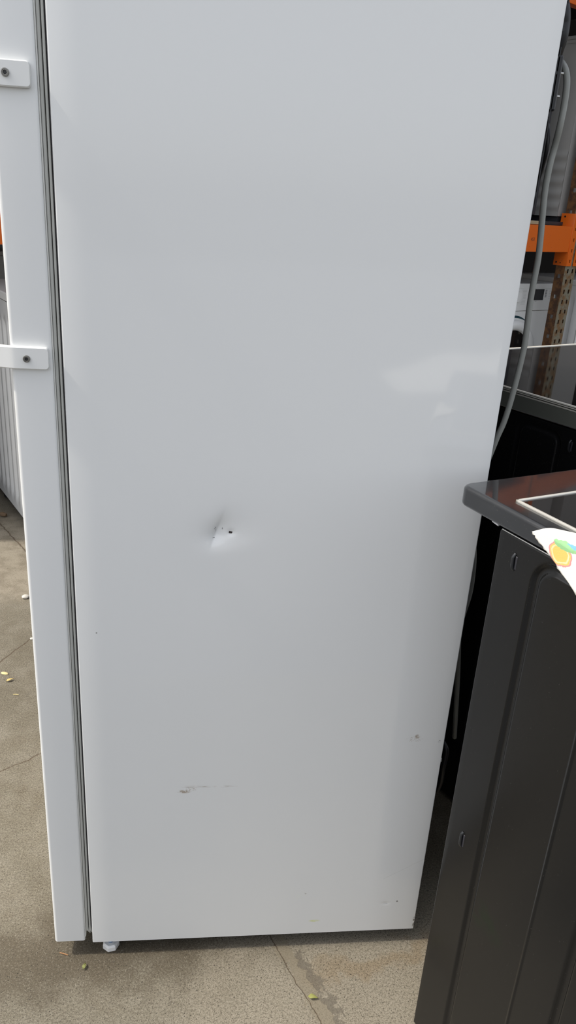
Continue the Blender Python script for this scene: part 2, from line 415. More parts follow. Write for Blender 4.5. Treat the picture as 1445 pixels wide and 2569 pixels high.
# ------------------------------------------------------------------ refrigerator
FD, FZ0, FZ1, FWD = 0.57, 0.03, 1.84, 0.60
fridge = thing('refrigerator', 'tall white refrigerator with a dented side standing on the concrete', 'refrigerator')
dent_c = on(545, 1340, 1, 0.0); crease_t = on(560, 1293, 1, 0.0); crease_b = on(536, 1357, 1, 0.0)
chip_c = on(580, 1339, 1, 0.0)
def dent(x, z):
    v = (z-crease_b.z)/(crease_t.z-crease_b.z)                     # 0 bottom, 1 top of the crease
    cx = crease_b.x+(crease_t.x-crease_b.x)*min(max(v, -0.5), 1.4)
    u = x-cx
    if v < 0.25: fv = math.exp(-((v-0.25)/0.42)**2)
    else: fv = math.exp(-((v-0.25)/0.62)**2)
    fu = math.exp(-abs(u)/0.011) if u < 0 else (0.62*math.exp(-(u/0.016)**1.6)+0.38*math.exp(-(u/0.036)**2))
    d = 0.0078*fv*fu
    d += 0.0016*math.exp(-((x-chip_c.x)/0.006)**2-((z-chip_c.z)/0.005)**2)
    d += 0.0011*math.exp(-((x-0.2)/0.10)**2-((z-0.78)/0.12)**2)     # broad shallow buckle
    q = on(967, 2266, 1, 0.0); d += 0.0009*math.exp(-((x-q.x)/0.006)**2-((z-q.z)/0.003)**2)
    return d
xs = steps([(0.0, 0.0006), (0.002, 0.03), (0.13, 0.004), (0.165, 0.0012), (0.25, 0.004), (0.30, 0.03), (0.48, 0.003), (0.545, 0.012), (0.5685, 0.0008), (0.57, 1)])
zs = steps([(FZ0, 0.015), (0.08, 0.0016), (0.115, 0.03), (0.72, 0.004), (0.765, 0.0012), (0.855, 0.004), (0.90, 0.05), (FZ1, 1)])
def side_pt(x, z):
    y = dent(x, z)
    e = min(x, FD-x)
    r = 0.0022 if x < 0.2 else 0.0012
    if e < r: y += r-math.sqrt(max(0, r*r-(r-e)**2))
    return (x, y, z)
body_side = grid_sheet('side_panel', xs, zs, side_pt, PANEL, fridge, 80, 'white side panel with a sharp dent, scuffs and dirt marks')
# cabinet: the other faces
bm = bmesh.new()
def quad(bm, *p): bm.faces.new([bm.verts.new(q) for q in p])
quad(bm, (0, 0.0022, FZ0), (0, FWD, FZ0), (0, FWD, FZ1), (0, 0.0022, FZ1))
quad(bm, (FD, 0.0012, FZ0), (FD, FWD, FZ0), (FD, FWD, FZ1), (FD, 0.0012, FZ1))
quad(bm, (0, FWD, FZ0), (FD, FWD, FZ0), (FD, FWD, FZ1), (0, FWD, FZ1))
quad(bm, (0, 0.002, FZ1), (FD, 0.002, FZ1), (FD, FWD, FZ1), (0, FWD, FZ1))
link('cabinet', from_bm(bm, 'cabinet'), WHITE, fridge, 0)
box('base_frame', (0.01, 0.012, FZ0-0.004), (FD-0.012, FWD-0.012, FZ0+0.012), BLACK_PAINT, fridge)
box('base_light_stop', (0.045, 0.034, 0.006), (FD-0.03, FWD-0.03, FZ0), BLACK_PAINT, fridge)  # added dark block that stops light leaking under the body
box('back_plate', (FD-0.004, 0.010, FZ0+0.05), (FD+0.0006, FWD-0.01, FZ1-0.02), BLACK_PAINT, fridge)
# door
DX0, DX1 = -0.0635, -0.0125
def vertical_shape(name, prof, z0, z1, m, parent, label=None, bev=0.0015):
    return prism(name, prof, 'z', z0, z1, m, parent, bev, 2, label)
rf = 0.0055
DI = 0.0010                                                        # the door edge sits a hair behind the side panel
prof = [(DX0+rf*(1-math.cos(t)), DI+rf*(1-math.sin(t))) for t in [math.radians(a) for a in range(0, 91, 10)]]
prof += [(DX1-0.0034+0.0034*math.sin(math.radians(a)), DI+0.0026*(1-math.cos(math.radians(a)))) for a in range(0, 91, 15)]+[(DX1, FWD-0.002)]
prof += [(DX0+rf, FWD), (DX0, FWD-rf)]
door = prism('door', prof, 'z', 0.034, 1.842, WHITE, fridge, 0.0, 1)
box('door_liner', (DX1+0.0002, 0.0018, 0.042), (DX1+0.0018, FWD-0.002, 1.835), mat('door liner edge', (0.60, 0.60, 0.57), 0.4), door, 0.0005, 1, 'pale inner edge strip of the door')
for k, (a, b, dy) in enumerate(((-0.0105, -0.0064, 0.0030), (-0.0051, -0.0022, 0.0022), (-0.0010, -0.0001, 0.0036))):
    p = [(a, dy+0.0008), (a+0.0006, dy), (b-0.0006, dy), (b, dy+0.0008), (b, FWD-dy), (a, FWD-dy)]
    prism('seal_lip', p, 'z', 0.055, 1.82, GASKET if k < 2 else mat('mauve grey seal lip', (0.20, 0.19, 0.20), 0.5), fridge, 0.0, 1)
box('seal_core', (-0.0105, 0.010, 0.052), (-0.0001, FWD-0.01, 1.822), GASKET_DARK, fridge)
# curled end of the seal by the floor
for k, x in enumerate((-0.0085, -0.0040)):
    tube('seal_end', [(x, 0.0050, 0.065), (x+0.001, 0.0050, 0.058), (x+0.0035, 0.0056, 0.050), (x+0.0045, 0.0072, 0.046)], [0.002, 0.002, 0.0017, 0.001], GASKET, fridge, 8)
# handle: vertical bar carried by two flat arms screwed to the door edge
hb = link('handle', from_bm(prism_bm(rrect(-0.128, 0.012, -0.112, 0.034, 0.005), 'z', 0.98, 1.41, 0.002), 'handle'), PLAIN_WHITE, fridge, label='white vertical bar handle on two screwed arms')
def arm(z0, z1, xr):
    """flat plate along the door edge, bent outwards past the door front"""
    n = 5; r = 0.004
    us = [xr-r+r*math.sin(math.radians(a)) for a in (90, 70, 50, 30, 10, 0)] + [xr-0.012, xr-0.03, -0.056, -0.060, -0.064, -0.072, -0.085, -0.100, -0.118]
    yc = lambda x: -0.0062+ (0.0 if x > -0.058 else 0.28*(-0.058-x)+0.9*max(0, -0.085-x))
    V, Fc = [], []
    for u in us:
        e = xr-u; dz = 0.0 if e >= r else r-math.sqrt(max(0, r*r-(r-e)**2))
        y = yc(u); th = 0.0074
        lift = 0.0 if u > -0.058 else 0.0
        ring = [(u, y+0.0012, z0+dz), (u, y, z0+dz+0.0012), (u, y, z1-dz-0.0012), (u, y+0.0012, z1-dz), (u, y+th, z1-dz), (u, y+th, z0+dz)]
        V += ring
    for i in range(len(us)-1):
        for k in range(6):
            k2 = (k+1) % 6; Fc.append((i*6+k, i*6+k2, (i+1)*6+k2, (i+1)*6+k))
    Fc.append(tuple(range(6))); Fc.append(tuple(range((len(us)-1)*6, len(us)*6))[::-1])
    o = pyd('handle_arm', V, Fc, PLAIN_WHITE, hb, 0)
    b = bmesh.new(); b.from_mesh(o.data); bmesh.ops.recalc_face_normals(b, faces=b.faces[:]); b.to_mesh(o.data); b.free(); smooth_angle(o.data, 30)
def screw(px, py):
    c = on(px, py, 1, -0.0062); c.y -= 0.0018
    R = 0.0043
    prof = [(R, 0.0022), (R, -0.0002), (R*0.94, -0.0008), (R*0.74, -0.0009), (R*0.66, -0.0003), (R*0.50, -0.0003), (R*0.46, 0.0016)]
    V, Fc = lathe_geo(prof, 18, 'y', (c.x, c.y, c.z))
    Fc = Fc[:-2]; n = 18; i = len(prof)-1
    Fc.append(tuple(range(i*n, i*n+n)))
    pyd('screw', V, Fc, DARK_STEEL, hb, 30, 'steel screw in the handle arm')
    st = [(c.x+R*(0.46 if k % 2 == 0 else 0.30)*math.cos(k*math.pi/6), c.z+R*(0.46 if k % 2 == 0 else 0.30)*math.sin(k*math.pi/6)) for k in range(12)]
    prism('screw_socket', st, 'y', c.y+0.0002, c.y+0.0014, BLACK_PAINT, hb)
a = on(72, 150, 1, -0.006); b = on(74, 222, 1, -0.006); arm(b.z+0.0005, a.z-0.0005, -0.0188); screw(13, 181)
a = on(118, 872, 1, -0.006); b = on(121, 930, 1, -0.006); arm(b.z+0.0005, a.z-0.0005, -0.0165); screw(67, 900)
# feet
def foot(x, y):
    v, f = lathe_geo([(0.0115, 0.0), (0.0145, 0.0025), (0.0145, 0.0105), (0.0115, 0.0135)], 7, 'z', (x, y, 0))
    o = pyd('foot', v, f, PLAIN_WHITE, fridge, 0, 'white plastic levelling foot')
    lathe('threaded_bolt', [(0.0052, 0.0130), (0.0052, 0.0165), (0.0044, 0.0172), (0.0052, 0.0182), (0.0044, 0.0192), (0.0052, 0.0202), (0.0052, 0.032)], mat('zinc bolt', (0.35, 0.45, 0.58), 0.25, 1.0), o, 12, 'z', (x, y, 0))
fp = on(277, 2378, 2, 0.006); foot(fp.x, max(fp.y, 0.0155))
foot(fp.x, FWD-0.03); foot(FD-0.05, 0.05); foot(FD-0.05, FWD-0.05)
# things on the back of the cabinet: condenser tubes and wires, hoses, power cord
for i in range(11):
    z = 1.265+0.045*i
    tube('condenser_tube', [(FD+0.016, 0.04, z), (FD+0.016, FWD-0.04, z)], 0.0026, BLACK_PAINT, fridge, 8)
bm = bmesh.new()
for i in range(60):
    y = 0.045+i*0.0087
    box_bm((FD+0.0192, y, 1.252), (FD+0.0206, y+0.0014, 1.73), bm=bm)
w_ = link('condenser_wires', from_bm(bm, 'condenser_wires'), BLACK_PAINT, fridge, 0); w_['kind'] = 'stuff'
def pxpath(pts, y): return [on(p[0], p[1], 1, (p[2] if len(p) > 2 else y)) for p in pts]
cord = [(1386, 176, 0.16), (1392, 152, 0.13), (1404, 154, 0.10), (1417, 172, 0.075), (1422, 205, 0.07), (1416, 260, 0.07), (1404, 320, 0.07), (1391, 370), (1378, 420), (1367, 480), (1361, 540), (1357, 585), (1350, 650), (1338, 712), (1329, 765), (1322, 820), (1315, 870), (1305, 915), (1291, 970), (1277, 1020), (1263, 1062), (1248, 1095), (1234, 1130), (1220, 1165), (1203, 1215), (1191, 1280), (1187, 1340), (1189, 1390), (1186, 1440), (1178, 1490), (1164, 1535), (1152, 1580, 0.09), (1148, 1700, 0.12), (1140, 1850, 0.16)]
tube('power_cord', spline(pxpath(cord, 0.08), 5), 0.0042, GREY_PVC, fridge, 12, 'thick grey power cord looping down behind the cabinet')
tube('thin_cord', spline(pxpath([(1366, 290, 0.10), (1373, 312, 0.09), (1375, 335, 0.08), (1371, 375, 0.08), (1360, 420, 0.10), (1346, 460, 0.15), (1330, 490, 0.25)], 0.08), 6), 0.0028, BLACK_RUBBER, fridge, 10)
tube('rubber_hose', spline(pxpath([(1378, 190, 0.10), (1394, 132, 0.06), (1406, 95, 0.05), (1412, 60, 0.05), (1412, 25, 0.05), (1404, -20, 0.07)], 0.05), 6), 0.0085, BLACK_RUBBER, fridge, 14, 'shiny black hose bulging behind the cabinet')
tube('drain_tube', spline(pxpath([(1112, 1862, 0.06), (1120, 1880, 0.05), (1118, 1900, 0.05), (1112, 1925, 0.05), (1106, 1960, 0.06), (1096, 1985, 0.07)], 0.05), 6), 0.004, BLACK_RUBBER, fridge, 10)
k = on(1106, 1904, 1, 0.02); box('tube_clip', (k.x-0.003, k.y-0.004, k.z-0.004), (k.x+0.0008, k.y+0.006, k.z+0.004), PLAIN_WHITE, fridge, 0.001, 1)
for zz in (182, 240):
    k = on(1396 if zz == 182 else 1386, zz, 1, 0.05)
    tube('wire_glint', [(FD+0.004, 0.05, k.z), (FD+0.030, 0.05, k.z-0.0005)], 0.0016, STEEL, fridge, 8)  # steel stubs put in for the glints on the black wire ends
k = on(1390, 210, 1, 0.05); box('bracket', (FD+0.004, 0.045, k.z-0.030), (FD+0.026, 0.075, k.z+0.030), BLACK_PAINT, fridge, 0.002, 1)
# torn paint at the dent
ch = chip_c; q = 0.0027
cy = dent(ch.x, ch.z)
pyd('paint_chip', [(ch.x-q*1.15, cy-0.0010, ch.z+q*0.62), (ch.x+q*1.15, cy-0.0004, ch.z+q*0.30), (ch.x+q*1.0, cy-0.0004, ch.z-q*0.75), (ch.x-q*1.2, cy-0.0010, ch.z-q*0.45),
                   (ch.x-q*1.1, cy+0.0008, ch.z+q*0.6), (ch.x+q*1.1, cy+0.0008, ch.z+q*0.3), (ch.x+q*0.95, cy+0.0008, ch.z-q*0.7), (ch.x-q*1.15, cy+0.0008, ch.z-q*0.4)],
    [(0, 1, 2, 3), (0, 4, 5, 1), (1, 5, 6, 2), (2, 6, 7, 3), (3, 7, 4, 0)], mat('bare torn metal', (0.045, 0.035, 0.032), 0.6), body_side, 0, 'dark spot of torn paint in the dent')

# ------------------------------------------------------------------ ranges
def make_range(name, label, o, yaw, ztop, rim_h, over, groove, ridges, slots, y_end, rim_mat, top_style, width=0.6, gd=0.0042):
    """local x runs along the back edge, local y towards the back; the seen side lies at x = 0"""
    t = thing(name, label, 'stove', o, math.radians(yaw))
    zr = ztop-rim_h
    px_ = 0.008 if top_style == 'enamel' else 0.004
    ptop = zr-0.005
    y0 = -over
    g0, g1, gz1, gr = groove
    def depth(y, z):
        # rounded-rectangle groove, open towards the floor
        def sd(y, z):
            cx, hw = (g0+g1)/2, abs(g0-g1)/2; cz, hz = (gz1+0.05)/2, (gz1-0.05)/2
            a, b = abs(y-cx)-hw+gr, abs(z-cz)-hz+gr
            return math.hypot(max(a, 0), max(b, 0))+min(max(a, b), 0)-gr
        d = abs(sd(y, z))
        v = gd*(1-sstep(0.0030, 0.0068, d))
        for yr, top, w in ridges:
            e = abs(y-yr)
            if z < top: v -= 0.0012*(1-sstep(0.0008, w, e))
        # rolled edges
        e = y0-y
        if e < 0.002: v += 0.002-math.sqrt(max(0, 0.002**2-(0.002-e)**2))
        e = ptop-z
        if e < 0.004: v += 0.004-math.sqrt(max(0, 0.004**2-(0.004-e)**2))
        return v
    ys = steps([(y_end, 0.02), (min(g0, g1)-0.012, 0.0014), (min(g0, g1)+0.012, 0.012)] + [q for yr, _, w in ridges for q in ((yr-0.006, 0.0012), (yr+0.006, 0.012))] + [(max(g0, g1)-0.03, 0.0016), (max(g0, g1)+0.012, 0.008), (y0-0.002, 0.0005), (y0, 1)])
    zv = steps([(0.010, 0.02), (0.06, 0.03), (gz1-0.05, 0.0022), (gz1+0.010, 0.0035), (ptop-0.004, 0.001), (ptop, 1)])
    sp = grid_sheet('side_panel', ys, zv, lambda y, z: (px_+depth(y, z), y, z), BLACK_SIDE, t, 70, 'black pressed steel side with rounded grooves')
    box('cabinet', (px_+0.010, y_end+0.01, 0.014), (width-px_, y0-0.001, ptop-0.004), BLACK_PAINT, t, 0.002)
    if top_style == 'enamel':
        tube('edge_highlight', [(px_+0.0012, y0-0.003, ptop-0.0004), (px_+0.0012, y_end, ptop-0.0004)], 0.0011, STEEL, sp, 8)  # bright tube stands in for the highlight along the folded edge
    for (yy, z0, z1) in slots:
        # little punched hood: raised lip over a dark mouth
        s = pyd('vent_slot', *(lambda V, Fc: (V, Fc))(*tube_geo(spline([(px_+0.0008, yy+0.0022, z1), (px_-0.0018, yy+0.0026, z1-0.004), (px_-0.0022, yy+0.0022, (z0+z1)/2), (px_-0.0018, yy+0.0018, z0+0.004), (px_+0.0008, yy+0.0010, z0)], 3), 0.0022, 8)), BLACK_ENAMEL, sp, 60)
        box('slot_mouth', (px_-0.0005, yy-0.0030, z0+0.001), (px_+0.004, yy+0.0008, z1-0.002), DARK_APPL, sp, 0.0008, 1)
    if top_style == 'enamel':
        # thick pressed rim with rounded corners; recessed edge frame and glass
        rim = prism('cooktop_rim', rrect(0.0, y_end, width, 0.0, 0.016, 6), 'z', zr, ztop, rim_mat, t, 0.0055, 4)
        fx0, fy1 = 0.0262, -0.0744
        fr = bmesh.new()
        for a in ((fx0, y_end+0.04, fx0+0.0034, fy1), (width-fx0-0.0034, y_end+0.04, width-fx0, fy1), (fx0, fy1-0.0042, width-fx0, fy1), (fx0, y_end+0.04, width-fx0, y_end+0.0445)):
            box_bm((a[0], a[1], ztop-0.001), (a[2], a[3], ztop+0.0028), 0.0010, 2, fr)
        link('glass_frame', from_bm(fr, 'glass_frame'), ALU, t, label='thin silver frame round the glass')
        box('glass_plate', (fx0+0.004, y_end+0.044, ztop-0.001), (width-fx0-0.004, fy1-0.004, ztop+0.0010), BLACK_GLASS, t)
        tube('rim_clip', [(0.006, -0.0635, zr-0.0008), (0.006, -0.0745, zr-0.0016)], [0.0012, 0.0016], mat('pale clip', (0.6, 0.6, 0.62), 0.4), t, 8)
        hood = box('rim_seam', (0.016, y_end+0.01, ptop-0.006), (width-0.004, -0.085, zr+0.001), BLACK_PAINT, t)
    else:
        box('side_trim', (0.0, y_end, ztop-0.035), (width, 0.0, ztop-0.0085), DARK_TRIM, t, 0.0012, 2, 'olive grey steel band under the glass')
        box('glass_plate', (0.006, y_end+0.006, ztop-0.009), (width-0.006, -0.006, ztop-0.0005), BLACK_GLASS, t)
        fr = bmesh.new()
        for lo, hi in (((-0.0005, y_end, 0), (0.0052, 0.0, 0)), ((width-0.0052, y_end, 0), (width+0.0005, 0.0, 0)), ((0, -0.0060, 0), (width, 0.0005, 0)), ((0, y_end, 0), (width, y_end+0.006, 0))):
            box_bm((lo[0], lo[1], ztop-0.0085), (hi[0], hi[1], ztop+0.0012), 0.0010, 2, fr)
        fo = link('glass_frame', from_bm(fr, 'glass_frame'), CREAM_ALU, t, label='polished aluminium frame round the glass')
        tube('trim_edge', [(-0.0006, y_end, ztop-0.0352), (-0.0006, 0.0, ztop-0.0352)], 0.0009, STEEL, t, 6)
        fr = bmesh.new()
        box_bm((-0.0012, y_end, ztop-0.0052), (0.0, 0.0, ztop-0.0040), bm=fr); box_bm((-0.0012, y_end, ztop-0.0018), (0.0, 0.0, ztop-0.0010), bm=fr)
        link('frame_line', from_bm(fr, 'frame_line'), DARK_STEEL, fo)
        lathe('cooking_zone_ring', [(0.098, ztop-0.0004), (0.0985, ztop-0.0003), (0.100, ztop-0.0003), (0.1005, ztop-0.0004)], INK, t, 48, 'z', (0.20, -0.16, 0), 0) if False else None
    for (xx, yy) in ((0.05, y0-0.04), (width-0.05, y0-0.04), (0.05, y_end+0.05), (width-0.05, y_end+0.05)):
        lathe('foot', [(0.018, 0.0), (0.018, 0.006), (0.010, 0.008), (0.010, 0.020)], BLACK_RUBBER, t, 16, 'z', (xx, yy, 0))
    return t
# both side panels reach the floor, which fixes the distance at which the measured outlines lie
def sized(k, o, z): return Vector((CC[0]+k*(o[0]-CC[0]), CC[1]+k*(o[1]-CC[1]), 0)), CC[2]+k*(z-1.26)
NEAR_YAW, KN, KS = 21.0, 0.9535, 0.955
NEAR_O, NEAR_Z = sized(KN, (0.5144, -0.0419), 0.925)
zn = lambda z: CC[2]+KN*(z-1.26)
near = make_range('electric_range', 'black glass-top electric range with a thick black rim and a towel over its edge', NEAR_O, NEAR_YAW, NEAR_Z, 0.028*KN, 0.080*KN,
    (-0.1520*KN, -0.3262*KN, zn(0.8775), 0.030*KN), [(-0.2590*KN, zn(0.874), 0.0022)], [(-0.1150*KN, zn(0.8485), zn(0.8700)), (-0.1150*KN, zn(0.3945), zn(0.4205))], -0.60, DUSTY, 'enamel')
SEC_O, SEC_Z = sized(KS, (0.6077, 0.7209), 0.952)
zs_ = lambda z: CC[2]+KS*(z-1.26)
second = make_range('electric_range', 'black electric range with a mirror-like glass top and a silver edge band', SEC_O, 27.0, SEC_Z, 0.035*KS, 0.0,
    (-0.3630*KS, -0.4580*KS, zs_(0.895), 0.020), [], [(-0.4845*KS, zs_(0.870), zs_(0.8915))], -0.570, DUSTY, 'alu', 0.6, 0.0022)
# ------------------------------------------------------------------ towel over the rim
n1, n2 = yawv(NEAR_YAW); nO = NEAR_O
def near_local(P): d = P-nO; return (d.dot(n1), d.dot(n2), P.z)
def towel_yt(px, py):
    p = near_local(onp(px, py, nO-n1*0.004, n1)); return (p[1], NEAR_Z-p[2])
def towel_material():
    m = mat('printed terry cloth', (0.86, 0.83, 0.76), 0.9, 0.0, 0.2)
    n = NT(m); uv = n.coord('UV')
    wob = n.vmath('SCALE', n.vmath('SUBTRACT', n.noise(uv, 120, 3, 0.6, 'Color'), (0.5, 0.5, 0.5))); wob.node.inputs[3].default_value = 0.006
    c = n.vmath('MULTIPLY', n.vmath('ADD', uv, wob), (1, 1, 0))
    col = (0.76, 0.73, 0.66)
    def ring(col, ctr, r, r0, r1, tint, soft=0.06):
        d = n.ellipse(c, (*ctr, 0), (*r, 1))
        k = n.math('MULTIPLY', n.ramp(d, r0-soft, r0+soft), n.ramp(d, r1-soft, r1+soft, 1, 0))
        return n.mix(k, col, tint)
    A = towel_yt(1400, 1394); B = towel_yt(1433, 1408); Cc = towel_yt(1383, 1382); D = towel_yt(1418, 1378); E = towel_yt(1418, 1420)
    ctr = towel_yt(1404, 1401); r = (0.0165, 0.0125)
    col = ring(col, ctr, r, -1.0, 0.97, (0.80, 0.50, 0.14))
    col = ring(col, ctr, r, 0.70, 0.82, (0.80, 0.68, 0.42))
    col = ring(col, ctr, r, 0.95, 1.06, (0.66, 0.27, 0.26), 0.04)
    L = towel_yt(1417, 1382)
    col = ring(col, L, (0.018, 0.0052), -1.0, 0.95, (0.27, 0.50, 0.24))
    Bl = towel_yt(1442, 1388)
    col = ring(col, Bl, (0.014, 0.0022), -1.0, 0.9, (0.18, 0.40, 0.62))
    fl_ = n.ramp(n.noise(uv, 260, 3, 0.6), 0.66, 0.72, 0, 0.25)
    col = n.mix(fl_, col, (0.62, 0.58, 0.50)); n.color(col)
    n.bump(n.noise(uv, 900, 2, 0.6), 0.35, 0.0008); return m
def make_towel():
    P0 = (-0.1388, 0.0134); dA = Vector((-0.88, -0.62)).normalized(); dB = Vector((-0.885, 0.465)).normalized()
    na, nb = 48, 80; LA, LB = 0.078, 0.34
    rnd = random.Random(3)
    jag = [rnd.uniform(0.0, 0.0022) + (0.0015 if rnd.random() < 0.25 else 0) for _ in range(nb+1)]
    V, UV = [], []
    h = 0.0035; rr = 0.0075
    for j in range(nb+1):
        for i in range(na+1):
            a = LA*(i/na)**1.5; b = LB*(j/nb)**1.25
            if i == 0: a -= jag[j]
            w = 0.0012*math.sin(a*90)+0.0010*math.sin(b*70+1)
            y = P0[0]+dA.x*a+dB.x*b; tt = P0[1]+dA.y*a+dB.y*b + 0.35*w
            # wrap around the rounded rim edge: tt > 0 hangs down the side, tt < 0 lies on the top
            R = rr; arc = R*math.pi/2; s = tt+arc/2-R*0.45
            if s > arc: x, z = -h, NEAR_Z+h-R-(s-arc)
            elif s > 0:
                q = s/arc*math.pi/2; x, z = -h+R-R*math.sin(q), NEAR_Z+h-R+R*math.cos(q)
            else: x, z = -h+R-s, NEAR_Z+h
            x -= 0.0018*abs(math.sin(60*y+20*tt))*(1 if s > arc else 0)
            if s <= 0 and x > 0.024: z += 0.0022
            V.append((x, y, z)); UV.append((y, tt))
    nu = na+1
    Fc = [(j*nu+i, j*nu+i+1, (j+1)*nu+i+1, (j+1)*nu+i) for j in range(nb) for i in range(na)]
    me = bpy.data.meshes.new('towel'); me.from_pydata(V, [], Fc)
    ul = me.uv_layers.new(name='UVMap')
    for lp in me.loops: ul.data[lp.index].uv = UV[lp.vertex_index]
    o = link('towel', me, towel_material(), None, 70)
    o.location = nO; o.rotation_euler = (0, 0, math.radians(NEAR_YAW))
    sm = o.modifiers.new('thickness', 'SOLIDIFY'); sm.thickness = 0.0022; sm.offset = 1.0
    tag(o, 'white terry towel printed with orange slice and green leaf over range rim', 'towel')
    return o
make_towel()

# ------------------------------------------------------------------ pallet rack
rack = thing('pallet_rack', 'orange and rusty steel pallet rack with perforated uprights', 'rack', rack_o, math.radians(RY))
def rl(P): d = P-rack_o; return Vector((d.dot(r1), d.dot(r2), P.z))
def perforated(x0, x1, z0, z1, cols, sw, sh, pitch, place, off=0.0):
    xb = [x0]
    for c in cols: xb += [c-sw/2, c+sw/2]
    xb.append(x1)
    zb = [z0]; z = z0+pitch*0.5+off
    while z+sh < z1: zb += [z, z+sh]; z += pitch
    zb.append(z1)
    nx = len(xb); V = [place(x, z) for z in zb for x in xb]
    Fc = [(j*nx+i, j*nx+i+1, (j+1)*nx+i+1, (j+1)*nx+i) for j in range(len(zb)-1) for i in range(nx-1) if not (i % 2 == 1 and j % 2 == 1)]
    return V, Fc
def thick(o, t=0.002):
    s = o.modifiers.new('sheet', 'SOLIDIFY'); s.thickness = t; s.offset = 0.0
pbr = rl(on(1430, 600, 2, 1.11))
UX = rl(onp(1414, 700, rack_o, r2)).x; UX1 = rl(onp(1440, 700, rack_o, r2)).x
def upright(x0, x1, y0, depth, rows=4.0):
    v, f = perforated(x0, x1, 0.0, 3.4, [x0+(x1-x0)*0.30, x0+(x1-x0)*0.74], 0.017, 0.024, 0.060, lambda x, z: (x, y0, z))
    u = pyd('upright', v, f, RUSTY, rack, 0, 'rusty perforated steel upright'); thick(u, 0.0025)
    v, f = perforated(y0, y0+depth, 0.0, 3.4, [y0+depth*0.5], 0.018, 0.022, 0.120, lambda y, z: (x0, y, z))
    a = pyd('upright_flange', v, f, RUST, u, 0); thick(a, 0.0025)
    v, f = perforated(y0, y0+depth, 0.0, 3.4, [y0+depth*0.5], 0.018, 0.022, 0.120, lambda y, z: (x1, y, z))
    a = pyd('upright_flange', v, f, RUST, u, 0); thick(a, 0.0025)
    box('foot_plate', (x0-0.02, y0-0.02, 0.0), (x1+0.02, y0+depth+0.02, 0.006), RUST, u)
    return u
UW = UX1-UX
upright(UX, UX1, 0.004, 0.062); upright(UX, UX1, 0.95, 0.062)
upright(UX-3.66, UX1-3.66, 0.95, 0.062)
def beam(x0, x1, y0, zb, h, dep=0.05, m=ORANGE, right=True, left=False):
    b = box('beam', (x0, y0, zb), (x1, y0+dep, zb+h), m, rack, 0.004, 2, 'orange steel beam')
    # angle connectors: one leg along the inner side of the upright (beam welded to it), the other on its slotted face
    z0, z1 = zb-0.078, zb+h+0.070
    for on_, xe, sg in ((right, x1, 1), (left, x0, -1)):
        if not on_: continue
        link('beam_connector', from_bm(box_bm((min(xe, xe+sg*0.004), y0-0.004, z0), (max(xe, xe+sg*0.004), y0+0.088, z1), 0.0016, 2), 'beam_connector'), m, b, label='orange end connector of the beam')
        xa, xb = sorted((xe+sg*0.002, xe+sg*UW*0.44))
        v, f = perforated(xa, xb, z0, z1, [(xa+xb)/2+sg*0.004], 0.011, 0.019, 0.060, lambda x, z: (x, y0-0.002, z), -0.012)
        thick(pyd('connector_leg', v, f, m, b, 0), 0.004)
        for yy, zz, r in ((y0+0.068, z0+0.018, 0.0055), (y0+0.040, z0+0.016, 0.0035), (y0+0.062, z1-0.018, 0.0055)):
            v, f = lathe_geo([(r, -0.0012), (r, 0.0012)], 10, 'x', (xe-sg*0.0005, yy, zz)); pyd('rivet_hole', v, f, BLACK_PAINT, b, 0)
    return b
BH = 0.145
BX1 = UX-0.005
Z2 = rl(onp(1435, 9, rack_o, r2)).z
beam(BX1-3.52, BX1, 0.0, BEAM_Z, BH, left=True)
beam(UX1+0.005, UX1+1.1, 0.0, BEAM_Z, BH, right=False, left=True)
beam(BX1-3.52, BX1, 0.0, Z2, BH, left=True); beam(UX1+0.005, UX1+1.1, 0.0, Z2, BH, right=False, left=True)
beam(BX1-3.3, BX1, 0.96, BEAM_Z, BH, right=False)
k = rl(onp(1330, 560, rack_o, r2))
box('shelf_board', (BX1-3.3, 0.012, BEAM_Z+BH+0.002), (k.x+0.12, 0.94, BEAM_Z+BH+0.020), WOOD, rack, 0.001, 1, 'pale board lying on the beams')
box('shelf_board', (k.x+0.13, 0.070, BEAM_Z+BH+0.002), (UX1+1.0, 0.94, BEAM_Z+BH+0.020), DARK_APPL, rack, 0.001, 1, 'dark board lying on the beams')
box('wooden_rail', (BX1-1.2, 0.86, BEAM_Z-0.05), (UX-0.05, 0.90, BEAM_Z+0.02), WOOD, rack, 0.002, 1, 'wooden rail under the shelf')
# stamped figures on the beam, only partly legible
def text(name, body, size, loc, rot, m, parent, label=None):
    cu = bpy.data.curves.new(name, 'FONT'); cu.body = body; cu.size = size; cu.align_x = 'LEFT'; cu.extrude = 0.0001; cu.resolution_u = 2
    o = bpy.data.objects.new(name, cu); C.objects.link(o); dg = bpy.context.evaluated_depsgraph_get()
    me = bpy.data.meshes.new_from_object(o.evaluated_get(dg)); bpy.data.objects.remove(o)
    o = link(name, me, m, parent, 0, label); o.location = loc; o.rotation_euler = rot; return o
first_beam = [o for o in C.objects if o.name == 'beam'][0]
k = rl(onp(1331, 604, rack_o, r2))
text('stamped_number', '453', 0.026, (k.x, -0.0006, k.z), (math.pi/2, 0, 0), INK_BROWN, first_beam, 'small faded number stamped on the beam')

